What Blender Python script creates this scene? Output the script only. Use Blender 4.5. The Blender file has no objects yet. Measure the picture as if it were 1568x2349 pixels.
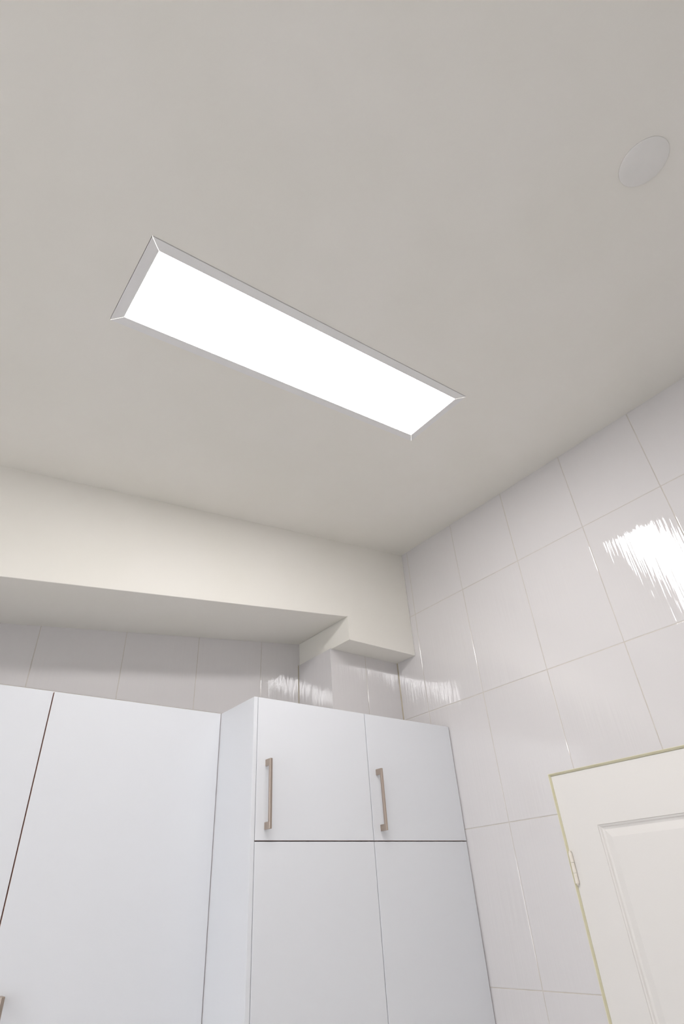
import bpy, bmesh, math, random
from mathutils import Vector, Matrix
random.seed(7)
S = bpy.context.scene
COL = S.collection
H = 3.36            # ceiling height along the right-hand wall
SL = 0.1258         # the ceiling rises this much per metre towards the right-hand wall

# ---------------------------------------------------------------- camera
cam_d = bpy.data.cameras.new('camera'); cam = bpy.data.objects.new('camera', cam_d); COL.objects.link(cam)
R = Matrix(((0.788, -0.3117, -0.5309), (-0.6129, -0.4783, -0.6289), (-0.0579, 0.821, -0.568)))
q = R.to_quaternion().normalized()
cam.matrix_world = Matrix.Translation((-2.0595, -1.9379, H - 1.6053)) @ q.to_matrix().to_4x4()
cam_d.sensor_fit = 'VERTICAL'; cam_d.sensor_height = 36.0
cam_d.lens = 36.0 * 1286.44 / 2349.0
cam_d.clip_start = 0.02
S.camera = cam

# ---------------------------------------------------------------- light levels
LAMP = 21.0          # luminous ceiling panels: one in view, one to the left, one added as fill
DAY = 7.0            # daylight through the unseen left-hand window, added as fill
EXPOSURE = -0.05
S.view_settings.view_transform = 'Standard'
S.view_settings.look = 'None'
S.view_settings.gamma = 1.0
S.view_settings.use_curve_mapping = False
S.view_settings.exposure = EXPOSURE
W = bpy.data.worlds.new('daylight_sky'); S.world = W; W.use_nodes = True
bg = W.node_tree.nodes['Background']
bg.inputs['Color'].default_value = (0.88, 0.93, 1.0, 1)
bg.inputs['Strength'].default_value = DAY

# ---------------------------------------------------------------- materials
def lin(c):
    return tuple(((v/255)/12.92 if v/255 <= .04045 else ((v/255+.055)/1.055)**2.4) for v in c) + (1,)

def mat(name, rgb, rough=0.5, metal=0.0, spec=0.5, coat=0.0):
    m = bpy.data.materials.new(name); m.use_nodes = True
    b = m.node_tree.nodes['Principled BSDF']
    b.inputs['Base Color'].default_value = lin(rgb)
    b.inputs['Roughness'].default_value = rough
    b.inputs['Metallic'].default_value = metal
    b.inputs['Specular IOR Level'].default_value = spec
    b.inputs['Coat Weight'].default_value = coat
    return m, b

def noise_bump(m, b, scale, strength, dist, detail=3, vec_scale=(1, 1, 1)):
    nt = m.node_tree
    tc = nt.nodes.new('ShaderNodeTexCoord'); mp = nt.nodes.new('ShaderNodeMapping')
    mp.inputs['Scale'].default_value = vec_scale
    n = nt.nodes.new('ShaderNodeTexNoise'); n.inputs['Scale'].default_value = scale
    n.inputs['Detail'].default_value = detail
    bp = nt.nodes.new('ShaderNodeBump'); bp.inputs['Strength'].default_value = strength
    bp.inputs['Distance'].default_value = dist
    nt.links.new(tc.outputs['Object'], mp.inputs['Vector'])
    nt.links.new(mp.outputs['Vector'], n.inputs['Vector'])
    nt.links.new(n.outputs['Fac'], bp.inputs['Height'])
    nt.links.new(bp.outputs['Normal'], b.inputs['Normal'])
    return n, bp

def tint_noise(m, b, rgb_a, rgb_b, scale):
    nt = m.node_tree
    tc = nt.nodes.new('ShaderNodeTexCoord')
    n = nt.nodes.new('ShaderNodeTexNoise'); n.inputs['Scale'].default_value = scale
    r = nt.nodes.new('ShaderNodeValToRGB')
    r.color_ramp.elements[0].position = .35; r.color_ramp.elements[1].position = .65
    r.color_ramp.elements[0].color = lin(rgb_a); r.color_ramp.elements[1].color = lin(rgb_b)
    nt.links.new(tc.outputs['Object'], n.inputs['Vector'])
    nt.links.new(n.outputs['Fac'], r.inputs['Fac'])
    nt.links.new(r.outputs['Color'], b.inputs['Base Color'])

m_paint, b_ = mat('cream_white_wall_paint', (238, 235, 228), 0.75, spec=.25)
tint_noise(m_paint, b_, (238, 234, 225), (240, 236, 228), 3.0)
noise_bump(m_paint, b_, 160, .12, .001)
m_floor, b_ = mat('light_grey_floor', (232,230,229), 0.45)
tint_noise(m_floor, b_, (230,228,227), (234,232,232), 5.0)
m_wallpaint, b_ = mat('side_wall_paint', (240, 239, 238), 0.7)
tint_noise(m_wallpaint, b_, (238,237,236),(242,241,240), 4)
m_cab, b_ = mat('white_satin_laminate', (230, 231, 234), 0.38, spec=.45)
noise_bump(m_cab, b_, 220, .06, .0005)
m_edge, b_ = mat('beige_door_edge_banding', (214, 188, 176), 0.6)
tint_noise(m_edge, b_, (214, 182, 166), (220, 190, 176), 30)
m_dark, b_ = mat('shadow_gap_core', (120, 108, 100), 0.8)
tint_noise(m_dark, b_, (115, 104, 97), (126, 113, 104), 30)
m_grout, b_ = mat('beige_grout', (200, 192, 180), 0.85, spec=.2)
tint_noise(m_grout, b_, (196, 188, 176), (206, 198, 188), 25)
m_sili, b_ = mat('corner_sealant', (182, 172, 150), 0.5)
tint_noise(m_sili, b_, (176, 165, 142), (190, 180, 158), 15)
m_steel, b_ = mat('brushed_nickel', (186, 172, 160), 0.33, metal=1.0)
noise_bump(m_steel, b_, 900, .15, .0004, vec_scale=(1, 1, .04))
m_frame, b_ = mat('white_lamp_frame', (236, 234, 232), 0.45)
tint_noise(m_frame, b_, (235, 233, 231), (238, 236, 234), 10)
m_cover, b_ = mat('white_cover_plastic', (238, 235, 233), 0.5)
tint_noise(m_cover, b_, (232, 229, 224), (235, 232, 227), 12)
m_door, b_ = mat('cream_white_door_paint', (233, 229, 224), 0.42)
noise_bump(m_door, b_, 60, .08, .0008)
m_jamb, b_ = mat('cream_yellow_frame_paint', (226, 220, 188), 0.45)
tint_noise(m_jamb, b_, (224, 217, 184), (228, 223, 193), 12)
m_hinge, b_ = mat('painted_hinge', (236, 224, 206), 0.35)
tint_noise(m_hinge, b_, (236, 228, 214), (240, 233, 222), 60)

def make_tile():
    m, b = mat('glossy_white_ceramic_tile', (221, 217, 216), 0.035, spec=.5); b.inputs['IOR'].default_value = 2.0
    nt = m.node_tree
    tc = nt.nodes.new('ShaderNodeTexCoord')
    def n(scale, vs, detail):
        mp = nt.nodes.new('ShaderNodeMapping'); mp.inputs['Scale'].default_value = vs
        x = nt.nodes.new('ShaderNodeTexNoise'); x.inputs['Scale'].default_value = scale
        x.inputs['Detail'].default_value = detail
        nt.links.new(tc.outputs['Object'], mp.inputs['Vector'])
        nt.links.new(mp.outputs['Vector'], x.inputs['Vector'])
        return x
    # fine vertical ribs pressed into the glaze: the normal swings sideways, a little up and down
    a = n(*RIB_A); c = n(*RIB_B)
    geo = nt.nodes.new('ShaderNodeNewGeometry')
    def vm(op, x, y=None, scale=None):
        v = nt.nodes.new('ShaderNodeVectorMath'); v.operation = op
        for k, val in ((0, x), (1, y)):
            if val is None: continue
            if isinstance(val, tuple): v.inputs[k].default_value = val
            else: nt.links.new(val, v.inputs[k])
        if scale is not None: nt.links.new(scale, v.inputs['Scale'])
        return v.outputs[0]
    def centred(x, amp):
        f = nt.nodes.new('ShaderNodeMath'); f.operation = 'MULTIPLY_ADD'
        nt.links.new(x.outputs['Fac'], f.inputs[0]); f.inputs[1].default_value = amp; f.inputs[2].default_value = -amp/2
        return f.outputs[0]
    T = vm('CROSS_PRODUCT', geo.outputs['Normal'], (0.0, 0.0, 1.0))
    P = vm('ADD', geo.outputs['Normal'], vm('SCALE', T, scale=centred(a, TILT_SIDE)))
    P = vm('ADD', P, vm('SCALE', (0.0, 0.0, 1.0), scale=centred(c, TILT_UP)))
    nt.links.new(vm('NORMALIZE', P), b.inputs['Normal'])
    return m
TILT_SIDE, TILT_UP = .26, .03
RIB_A, RIB_B = (210, (1, 1, .018), 2), (90, (1, 1, .03), 1)
m_tile = make_tile()

def lamp_mat(name, strength):
    m = bpy.data.materials.new(name); m.use_nodes = True
    nt = m.node_tree; nt.nodes.clear()
    e = nt.nodes.new('ShaderNodeEmission'); o_ = nt.nodes.new('ShaderNodeOutputMaterial')
    e.inputs['Color'].default_value = LAMP_RGB; e.inputs['Strength'].default_value = strength
    nt.links.new(e.outputs[0], o_.inputs['Surface'])
    return m
LAMP_RGB = (1.0, .992, 1.0, 1)
m_lamp = lamp_mat('glowing_lamp_diffuser', LAMP)

m_glass = bpy.data.materials.new('fill_window_glass'); m_glass.use_nodes = True
b_ = m_glass.node_tree.nodes['Principled BSDF']
b_.inputs['Transmission Weight'].default_value = 1; b_.inputs['Roughness'].default_value = 0.0
b_.inputs['IOR'].default_value = 1.01

# ---------------------------------------------------------------- helpers
class MB:
    def __init__(s): s.bm = bmesh.new(); s.mi = 0
    def quad(s, *pts):
        f = s.bm.faces.new([s.bm.verts.new(p) for p in pts]); f.material_index = s.mi; return f
    def box(s, a, b, bev=0.0, seg=2):
        a = Vector(a); b = Vector(b)
        lo = Vector([min(a[i], b[i]) for i in range(3)]); hi = Vector([max(a[i], b[i]) for i in range(3)])
        r = bmesh.ops.create_cube(s.bm, size=1.0)
        for v in r['verts']:
            v.co = Vector([lo[i] + (v.co[i] + .5) * (hi[i] - lo[i]) for i in range(3)])
        fs = set(f for v in r['verts'] for f in v.link_faces)
        for f in fs: f.material_index = s.mi
        if bev:
            es = list(set(e for f in fs for e in f.edges))
            n = bmesh.ops.bevel(s.bm, geom=es, offset=bev, segments=seg, affect='EDGES', profile=.5)
            for f in n['faces']: f.material_index = s.mi
        return s
    def cyl(s, c, r, h, axis=2, n=24, r2=None):
        g = bmesh.ops.create_cone(s.bm, cap_ends=True, segments=n, radius1=r, radius2=r if r2 is None else r2, depth=h)
        for v in g['verts']:
            p = v.co.copy()
            if axis == 0: p = Vector((p.z, p.x, p.y))
            if axis == 1: p = Vector((p.x, p.z, p.y))
            v.co = p + Vector(c)
        return s
    def build(s, name, mats, parent=None, smooth=False, loc=None):
        if not isinstance(mats, (list, tuple)): mats = [mats]
        me = bpy.data.meshes.new(name)
        bmesh.ops.recalc_face_normals(s.bm, faces=s.bm.faces)
        if loc is not None:
            for v in s.bm.verts: v.co -= Vector(loc)
        s.bm.to_mesh(me); s.bm.free()
        for m in mats: me.materials.append(m)
        o = bpy.data.objects.new(name, me); COL.objects.link(o)
        if loc is not None: o.location = loc
        if parent: o.parent = parent
        if smooth:
            for p in me.polygons: p.use_smooth = True
        return o

def empty(name, loc, label=None, cat=None, group=None, kind=None):
    o = bpy.data.objects.new(name, None); COL.objects.link(o); o.location = loc
    o.empty_display_size = .1
    return tag(o, label, cat, group, kind)

def tag(o, label=None, cat=None, group=None, kind=None):
    if label: o['label'] = label
    if cat: o['category'] = cat
    if group: o['group'] = group
    if kind: o['kind'] = kind
    return o

# ---------------------------------------------------------------- tiled walls
TW, TH, TY0, TZ0, BTX0 = .3362, .5064, -.0393, H - .3805, -.6672
GAP = .0009          # half a grout joint
def tiles(mb, U, V, ul, vl, place, mats=(0, 1), thick=.0035, holes=(), chf=.0009):
    """ tiles over the rectangle ul x vl; U, V: joint positions; place(u, v, d) -> point, d = depth behind the face """
    us = sorted([u for u in U if ul[0] + .004 < u < ul[1] - .004]); vs = sorted([v for v in V if vl[0] + .004 < v < vl[1] - .004])
    ue = [ul[0]] + us + [ul[1]]; ve = [vl[0]] + vs + [vl[1]]
    for i in range(len(ue) - 1):
        for j in range(len(ve) - 1):
            tu, tv = random.gauss(0, .0011), random.gauss(0, .0011)
            u0, u1, v0, v1 = ue[i], ue[i+1], ve[j], ve[j+1]
            cu, cv = (u0+u1)/2, (v0+v1)/2
            pieces = [(u0, u1, v0, v1)]
            for (a, b, c, d) in holes:
                nx = []
                for (p0, p1, r0, r1) in pieces:
                    if p1 <= a or p0 >= b or r1 <= c or r0 >= d: nx.append((p0, p1, r0, r1)); continue
                    if r1 > d: nx.append((p0, p1, d, r1))
                    if r0 < c: nx.append((p0, p1, r0, c))
                    t0, t1 = max(r0, c), min(r1, d)
                    if p0 < a: nx.append((p0, a, t0, t1))
                    if p1 > b: nx.append((b, p1, t0, t1))
                pieces = nx
            for (p0, p1, r0, r1) in pieces:
                # which sides lie on a joint
                g = [p0 in us, p1 in us, r0 in vs, r1 in vs]
                o = [p0 + (GAP if g[0] else 0), p1 - (GAP if g[1] else 0), r0 + (GAP if g[2] else 0), r1 - (GAP if g[3] else 0)]
                tl = lambda u, v: max(-.0004, min(.0004, (u-cu)*tu + (v-cv)*tv)) + .0004
                def ring(w):
                    n = [o[0] + (w if g[0] else 0), o[1] - (w if g[1] else 0), o[2] + (w if g[2] else 0), o[3] - (w if g[3] else 0)]
                    return [(n[0], n[2]), (n[1], n[2]), (n[1], n[3]), (n[0], n[3])]
                mb.mi = mats[0]
                # pillowed glazed edge: flat face, soft shoulder, steeper shoulder, then down into the joint
                prof = [(.0024, 0), (.0013, .00009), (.0006, .00050), (.0002, .0009), (0, .0016), (0, thick)]
                mb.quad(*[place(u, v, tl(u, v)) for u, v in ring(prof[0][0])])
                for (w0, d0), (w1, d1) in zip(prof[:-1], prof[1:]):
                    F, O = ring(w0), ring(w1)
                    for k in range(4):
                        if not g[(2, 1, 3, 0)[k]]: continue
                        a, b = k, (k+1) % 4
                        mb.quad(place(*F[a], tl(*F[a])+d0), place(*F[b], tl(*F[b])+d0), place(*O[b], tl(*O[b])+d1), place(*O[a], tl(*O[a])+d1))

ZJ = [TZ0 - k*TH for k in range(0, 8)]
FRONT, LEFT, BACK = -4.2, -5.2, .4115
BX, PY = -.4375, .1371       # left face of the boxed corner, front face of the tiled pier
B2Z = H - .5944              # underside of the dropped plaster box
DY0, DY1, DZ = -.5997, -1.52, H - 1.2594   # door opening

mb = MB()
YJ = [TY0 - k*TW for k in range(-2, 14)]
tiles(mb, YJ, ZJ, (FRONT, BACK), (0, H), lambda u, v, d: (d, u, v), holes=[(DY1, DY0, 0, DZ)])
mb.mi = 1
gx = .0013
for (y0, y1, z0, z1) in [(FRONT, DY1, 0, H), (DY1, DY0, DZ, H), (DY0, BACK, 0, H)]:
    mb.quad((gx, y0, z0), (gx, y1, z0), (gx, y1, z1), (gx, y0, z1))
mb.mi = 2
mb.box((.004, FRONT-.1, 0), (.14, DY1, H+.1)); mb.box((.004, DY1, DZ), (.14, DY0, H+.1)); mb.box((.004, DY0, 0), (.14, BACK+.1, H+.1))
wr = mb.build('wall_right', [m_tile, m_grout, m_wallpaint])
tag(wr, 'right-hand wall of large glossy white tiles beside the cream door', kind='structure')

mb = MB()
XJ = [BTX0 + k*TW for k in range(-12, 4)]
tiles(mb, XJ, ZJ, (LEFT, 0), (0, H), lambda u, v, d: (u, BACK + d, v))
mb.mi = 1
mb.quad((LEFT, BACK+gx, 0), (0, BACK+gx, 0), (0, BACK+gx, H), (LEFT, BACK+gx, H))
mb.mi = 2
mb.box((LEFT-.1, BACK+.004, 0), (.004, BACK+.14, H+.1))
wb = mb.build('wall_back', [m_tile, m_grout, m_wallpaint])
tag(wb, 'back wall of glossy white tiles seen above the left cabinets', kind='structure')

# tiled pier in the corner, below the plaster box
mb = MB()
PX = BX - .0065
tiles(mb, [-.2225], ZJ, (PX, -.0005), (0, B2Z), lambda u, v, d: (u, PY + d, v))
tiles(mb, [], ZJ, (PY, BACK), (0, B2Z + .0), lambda u, v, d: (PX + d, u, v))
mb.mi = 1
mb.quad((PX+.002, PY+gx, 0), (-.0005, PY+gx, 0), (-.0005, PY+gx, B2Z), (PX+.002, PY+gx, B2Z))
mb.quad((PX+gx, PY+.002, 0), (PX+gx, BACK, 0), (PX+gx, BACK, B2Z), (PX+gx, PY+.002, B2Z))
mb.mi = 2
# sealant beads in the two inner corners
mb.quad((-.0045, PY-.0002, 0), (-.0002, PY-.0045, 0), (-.0002, PY-.0045, B2Z), (-.0045, PY-.0002, B2Z))
mb.quad((PX-.0035, BACK-.0002, 0), (PX-.0002, BACK-.0035, 0), (PX-.0002, BACK-.0035, B2Z), (PX-.0035, BACK-.0002, B2Z))
pier = mb.build('wall_pier', [m_tile, m_grout, m_sili])
tag(pier, 'glossy tiled pier boxed into the corner above the tall cabinets', kind='structure')

# ---------------------------------------------------------------- plaster: ceiling, beam and its dropped end
def zc(x): return H + SL * x
LLEN = 1.195*math.cos(math.atan(SL)); LY0, LW = -1.1114, .295
ROWS = [(LY0, [-.7206, -3.45]), (-2.75, [-3.45])]      # luminous panels: near edge y, right-hand ends x; second row is added fill
mb = MB()
g = .0012
def csheet(x0, x1, y0, y1, lift=0):
    mb.quad((x0, y0, zc(x0)+lift), (x1, y0, zc(x1)+lift), (x1, y1, zc(x1)+lift), (x0, y1, zc(x0)+lift))
ylast = BACK + .1
for ly_, lamps in ROWS:
    hy0, hy1 = ly_ - g, ly_ + LW + g
    csheet(LEFT-.1, .1, hy1, ylast); ylast = hy0
    xr = .1
    for lx in lamps:
        hx0, hx1 = lx - LLEN - g, lx + g
        csheet(hx1, xr, hy0, hy1); xr = hx0
        # reveal of the lamp cut-out
        for (a, b) in (((hx0, hy0), (hx1, hy0)), ((hx1, hy0), (hx1, hy1)), ((hx1, hy1), (hx0, hy1)), ((hx0, hy1), (hx0, hy0))):
            mb.quad((a[0], a[1], zc(a[0])), (b[0], b[1], zc(b[0])), (b[0], b[1], zc(b[0])+.05), (a[0], a[1], zc(a[0])+.05))
    csheet(LEFT-.1, xr, hy0, hy1)
csheet(LEFT-.1, .1, FRONT-.1, ylast)
csheet(LEFT-.1, .1, FRONT-.1, BACK+.1, .05)
ceiling = mb.build('ceiling', m_paint)
tag(ceiling, 'sloping cream white plaster ceiling around the lamp panel', kind='structure')

SB = .1322
def zb(x): return H - .4207 + SB * x
mb = MB()
XE = -.0004
# front face of the beam: a single outline
def poly(*p): return mb.quad(*p)
eps = .0005
poly((LEFT, 0, zc(LEFT)), (BX, 0, zc(BX)), (BX, 0, zb(BX)), (LEFT, 0, zb(LEFT)))
poly((BX, 0, zc(BX)), (XE, 0, zc(XE)), (XE, 0, B2Z), (BX, 0, B2Z), (BX, 0, zb(BX)))
poly((LEFT, 0, zb(LEFT)), (BX, 0, zb(BX)), (BX, BACK, zb(BX)), (LEFT, BACK, zb(LEFT)))          # soffit
poly((BX, 0, zb(BX)), (BX, BACK, zb(BX)), (BX, BACK, B2Z), (BX, 0, B2Z))                        # left cheek of the dropped box
poly((BX, 0, B2Z), (XE, 0, B2Z), (XE, BACK, B2Z), (BX, BACK, B2Z))                              # underside of the box
bmesh.ops.remove_doubles(mb.bm, verts=mb.bm.verts, dist=1e-5)
ed = [e for e in mb.bm.edges if len(e.link_faces) == 2 and e.calc_face_angle(0) > .5]
bmesh.ops.bevel(mb.bm, geom=ed, offset=.0022, segments=3, affect='EDGES', profile=.5)
beam = mb.build('wall_beam', m_paint)
tag(beam, 'cream white plaster beam under the ceiling with a dropped boxed end', kind='structure')

# ---------------------------------------------------------------- rest of the shell
mb = MB(); mb.box((LEFT-.1, FRONT-.1, -.1), (.14, BACK+.14, 0))
tag(mb.build('floor', m_floor), 'light grey floor below the picture', kind='structure')
mb = MB(); mb.box((LEFT-.1, FRONT-.12, 0), (.14, FRONT, H+.1))
tag(mb.build('wall_front', m_wallpaint), 'painted wall behind the camera', kind='structure')
WY0, WY1, WZ0, WZ1 = -2.9, -.9, .95, 2.1         # unseen window added to the far left wall for daylight fill
mb = MB()
for a, b in (((FRONT, 0), (WY0, H+.1)), ((WY1, 0), (BACK+.01, H+.1)), ((WY0, 0), (WY1, WZ0)), ((WY0, WZ1), (WY1, H+.1))):
    mb.box((LEFT-.12, a[0], a[1]), (LEFT, b[0], b[1]))
tag(mb.build('wall_left', m_wallpaint), 'plain painted wall with an added fill window far left of the picture', kind='structure')
fill_win = empty('fill_window_1', (LEFT-.06, (WY0+WY1)/2, WZ0), 'unseen white framed window added for daylight fill in the far left wall', kind='structure')
mb = MB(); t = .06
y0, y1, z0, z1 = WY0-(WY0+WY1)/2, WY1-(WY0+WY1)/2, 0, WZ1-WZ0
for a, b in (((y0, z0), (y0+t, z1)), ((y1-t, z0), (y1, z1)), ((y0+t, z0), (y1-t, z0+t)), ((y0+t, z1-t), (y1-t, z1)), ((-t/2, z0+t), (t/2, z1-t))):
    mb.box((-.035, a[0], a[1]), (.035, b[0], b[1]), .004)
mb.build('fill_window_frame', m_frame, fill_win)
mb = MB(); mb.box((-.003, y0+t, z0+t), (.003, y1-t, z1-t)); mb.build('pane', m_glass, fill_win)

# ---------------------------------------------------------------- ceiling lamp
ang = math.atan(SL)
def make_lamp(x, y, label):
    lamp = empty('ceiling_light', (x, y, zc(x)), label, 'ceiling light')
    lamp.rotation_euler = (0, -ang, 0)
    L, Wd, fr, pr_ = 1.195, .295, .029, .0024
    mb = MB()
    # mitred frame of four profiles: outer edge, flat face, inner lip
    outer = [(-L, 0), (0, 0), (0, Wd), (-L, Wd)]
    def ins(d): return [(-L+d, d), (-d, d), (-d, Wd-d), (-L+d, Wd-d)]
    prof = [(0, .02), (0, -pr_+.0006), (.0006, -pr_), (fr-.0006, -pr_), (fr, -pr_+.0006), (fr, .004)]
    for k in range(4):
        a = k; b = (k+1) % 4
        for (d0, h0), (d1, h1) in zip(prof[:-1], prof[1:]):
            p, q2 = ins(d0), ins(d1)
            # a hair-fine mitre: shorten each profile by a whisker at its ends
            def sh(P, Q, w=.00018):
                P = Vector(P); Q = Vector(Q); dr = (Q-P).normalized(); return P+dr*w, Q-dr*w
            p0, p1 = sh(p[a], p[b]); q0, q1 = sh(q2[a], q2[b])
            mb.quad((*p0, h0), (*p1, h0), (*q1, h1), (*q0, h1))
    mb.build('frame', m_frame, lamp)
    mb = MB()
    # diffuser with rounded corners
    r = .006; pts = []
    for (cx, cy, a0) in ((-L+fr+r, fr+r, 180), (-fr-r, fr+r, 270), (-fr-r, Wd-fr-r, 0), (-L+fr+r, Wd-fr-r, 90)):
        for i in range(7):
            a = math.radians(a0 + i*15); pts.append((cx+r*math.cos(a), cy+r*math.sin(a)))
    vs = [mb.bm.verts.new((x, y, -.0012)) for x, y in pts]; vt = [mb.bm.verts.new((x, y, .006)) for x, y in pts]
    mb.bm.faces.new(vs); mb.bm.faces.new(vt)
    for i in range(len(vs)): j = (i+1) % len(vs); mb.bm.faces.new((vs[i], vs[j], vt[j], vt[i]))
    mb.build('diffuser', m_lamp, lamp)

make_lamp(-.7206, LY0, 'long flat glowing light panel set in the ceiling in a thin white frame')
make_lamp(-3.45, LY0, 'glowing ceiling panel in line with the first, outside the picture on the left')
make_lamp(-3.45, -2.75, 'glowing ceiling panel added as fill behind the camera, outside the picture')  # unseen third panel, added to strengthen the light from the left

# ---------------------------------------------------------------- round cover plate on the ceiling
cp = (-.9865, -1.9363)
mb = MB(); n = 64
rings = [(.0610, .0), (.0610, -.0022), (.0604, -.0030), (.0590, -.0034), (.04, -.0036), (.02, -.0037)]
prev = None
for (rr, hh) in rings:
    cur = [mb.bm.verts.new((rr*math.cos(2*math.pi*i/n), rr*math.sin(2*math.pi*i/n), hh)) for i in range(n)]
    if prev:
        for i in range(n): mb.bm.faces.new((prev[i], prev[(i+1) % n], cur[(i+1) % n], cur[i]))
    else: mb.bm.faces.new(cur)
    prev = cur
mb.bm.faces.new(prev)
cover = mb.build('round_cover_plate', m_cover, smooth=True)
cover.location = (cp[0], cp[1], zc(cp[0])); cover.rotation_euler = (0, -ang, 0)
tag(cover, 'small round flat white blanking cover on the ceiling right of the light', 'ceiling cover')

# ---------------------------------------------------------------- door
door = empty('door_1', (0, DY0, 0), 'cream white panelled door set flush in the right-hand tiled wall', kind='structure')
mb = MB()   # frame: bevelled strip inside the opening + rebate behind the leaf. local coords: x depth, y negative along wall
DW = DY1 - DY0
def ring(a, b):   # a, b = (inset top, inset side, depth)
    A = [(a[2], -a[1], 0), (a[2], -a[1], DZ-a[0]), (a[2], DW+a[1], DZ-a[0]), (a[2], DW+a[1], 0)]
    B = [(b[2], -b[1], 0), (b[2], -b[1], DZ-b[0]), (b[2], DW+b[1], DZ-b[0]), (b[2], DW+b[1], 0)]
    for i in range(3): mb.quad(A[i], A[i+1], B[i+1], B[i])
ring((-.0005, -.0005, -.0012), (.0008, .0008, -.0012))
ring((-.0005, -.0005, -.0012), (-.0005, -.0005, .006))
ring((.0008, .0008, -.0012), (.0070, .0050, .0075))
ring((.0070, .0050, .0075), (.0070, .0050, .0540))
mb.box((.052, 0, 0), (.10, -.03, DZ)); mb.box((.052, DW+.03, 0), (.10, DW, DZ)); mb.box((.052, -.03, DZ-.03), (.10, DW+.03, DZ))
mb.build('door_frame', m_jamb, door)
# leaf with a sunk and raised panel
LXF = .0070        # leaf face depth
ly0, ly1, lz1 = -.0058, DW+.0058, DZ-.0080
leaf = MB()
def rect(y0, y1, z0, z1, x): return [(x, y0, z0), (x, y1, z0), (x, y1, z1), (x, y0, z1)]
def frame_ring(A, B):
    for i in range(4): leaf.quad(A[i], A[(i+1) % 4], B[(i+1) % 4], B[i])
panels = [(-.1385, DW+.1385, 1.02, DZ-.1830), (-.1385, DW+.1385, .22, .84)]
# face around the panels
zs = [.008, .22, .84, 1.02, DZ-.1830, lz1]
py0, py1 = -.1385, DW+.1385
leaf.quad((LXF, ly0, zs[0]), (LXF, py0, zs[0]), (LXF, py0, lz1), (LXF, ly0, lz1))
leaf.quad((LXF, py1, zs[0]), (LXF, ly1, zs[0]), (LXF, ly1, lz1), (LXF, py1, lz1))
for a, b in ((zs[0], zs[1]), (zs[2], zs[3]), (zs[4], zs[5])):
    leaf.quad((LXF, py0, a), (LXF, py1, a), (LXF, py1, b), (LXF, py0, b))
for (a, b, c, d) in panels:
    steps = [(0, 0), (.0015, .0030), (.006, .0040), (.010, .0085), (.0145, .0100), (.0165, .0105), (.0400, .0045), (.0420, .0045)]
    Rg = [rect(a-s, b+s, c+s, d-s, LXF+h) for s, h in steps]
    for A, B in zip(Rg[:-1], Rg[1:]): frame_ring(A, B)
    leaf.quad(*Rg[-1])
# edges and back
bx_ = LXF + .040
P0 = [(LXF, ly0, .008), (LXF, ly1, .008), (LXF, ly1, lz1), (LXF, ly0, lz1)]; P1 = [(bx_, y, z) for (_, y, z) in P0]
frame_ring(P0, P1); leaf.quad(*P1)
lf = leaf.build('door_leaf', m_door, door)
# hinge: three knuckles on the left edge of the leaf
mb = MB()
hz0, hz1, hy = H-1.606, H-1.514, -.0105
seg = [(hz0, hz0+.030), (hz0+.0308, hz0+.0612), (hz0+.062, hz1)]
for a, b in seg: mb.cyl((.0010, hy, (a+b)/2), .0068, b-a, n=20)
mb.cyl((.0010, hy, hz0-.0025), .0040, .005, n=16); mb.cyl((.0010, hy, hz1+.0025), .0040, .005, n=16)
mb.build('hinge', m_hinge, lf)

# ---------------------------------------------------------------- cabinets
CT = H - .9822       # top of the cabinets
def door_mesh(w, h, th=.018):
    m = MB(); m.box((0, 0, 0), (w, th, h), .0012, 2)
    # edge banding shows warmer on the thin edges
    return m
def handle(parent, x, z, L_=.212):
    m = MB(); w, d = .0098, .033
    m.box((x, -d, z-L_), (x+w, -d+.0105, z), .0013, 1)
    for zz in (z-.0, z-L_+.021):
        m.box((x+.0003, -d+.0095, zz-.021), (x+w-.0008, 0, zz), .0008, 1)
    # fine groove along the bar front
    return m.build('handle', m_steel, parent)

def cabinet(x0, x1, yf, yb, label, panel=None, doors=(), side_band=False):
    """ doors: list of (z0, z1, handle_top_z or None). yf = door face; origin at the front left foot """
    t = empty('cabinet', (x0, yf, 0), label, 'cabinet')
    w = x1 - x0; g = .0016
    a = 0.0
    if panel:
        m = MB(); m.box((0, 0, 0), (panel, yb-yf, CT), .0012, 2); m.build('end_panel', m_cab, t); a = panel
    m = MB(); m.box((a+.0012, .0205, 0), (w-.0012, yb-yf, CT-.0004), .001, 1)
    m.build('carcass', [m_cab], t)
    for (z0, z1, hz) in doors:
        m = MB(); m.box((a+g, 0, z0), (w-g, .019, z1), .0010, 2)
        # warm banding on the bottom and side edges
        d = m.build('door', [m_cab, m_edge], t)
        for p in d.data.polygons:
            if (side_band and abs(p.normal.x) > .9) or p.normal.z < -.9: p.material_index = 1
        if hz: handle(d, a+.035, hz)
    return t
YF, YL = -.149, .101
ZS = H - 1.4359
cabinet(-1.024, -.5065, YF, BACK-.004, 'tall white cabinet with visible side panel, left one of the two with nickel handles', panel=.0155,
        doors=((ZS+.0018, CT, H-1.192), (.1, ZS-.0018, None)))
cabinet(-.5065, -.0032, YF, PY-.004, 'tall white cabinet in the corner against the tiled right-hand wall',
        doors=((ZS+.0018, CT, H-1.192), (.1, ZS-.0018, None)))
cabinet(-1.6380, -1.0245, YL, BACK-.004, 'wide tall white set-back cabinet with one full-height door beside the side panel',
        doors=((.1, CT, H-1.757),), side_band=True)
cabinet(-2.2520, -1.6380, YL, BACK-.004, 'white set-back cabinet cut off by the left edge of the picture',
        doors=((.1, CT, H-1.757),), side_band=True)
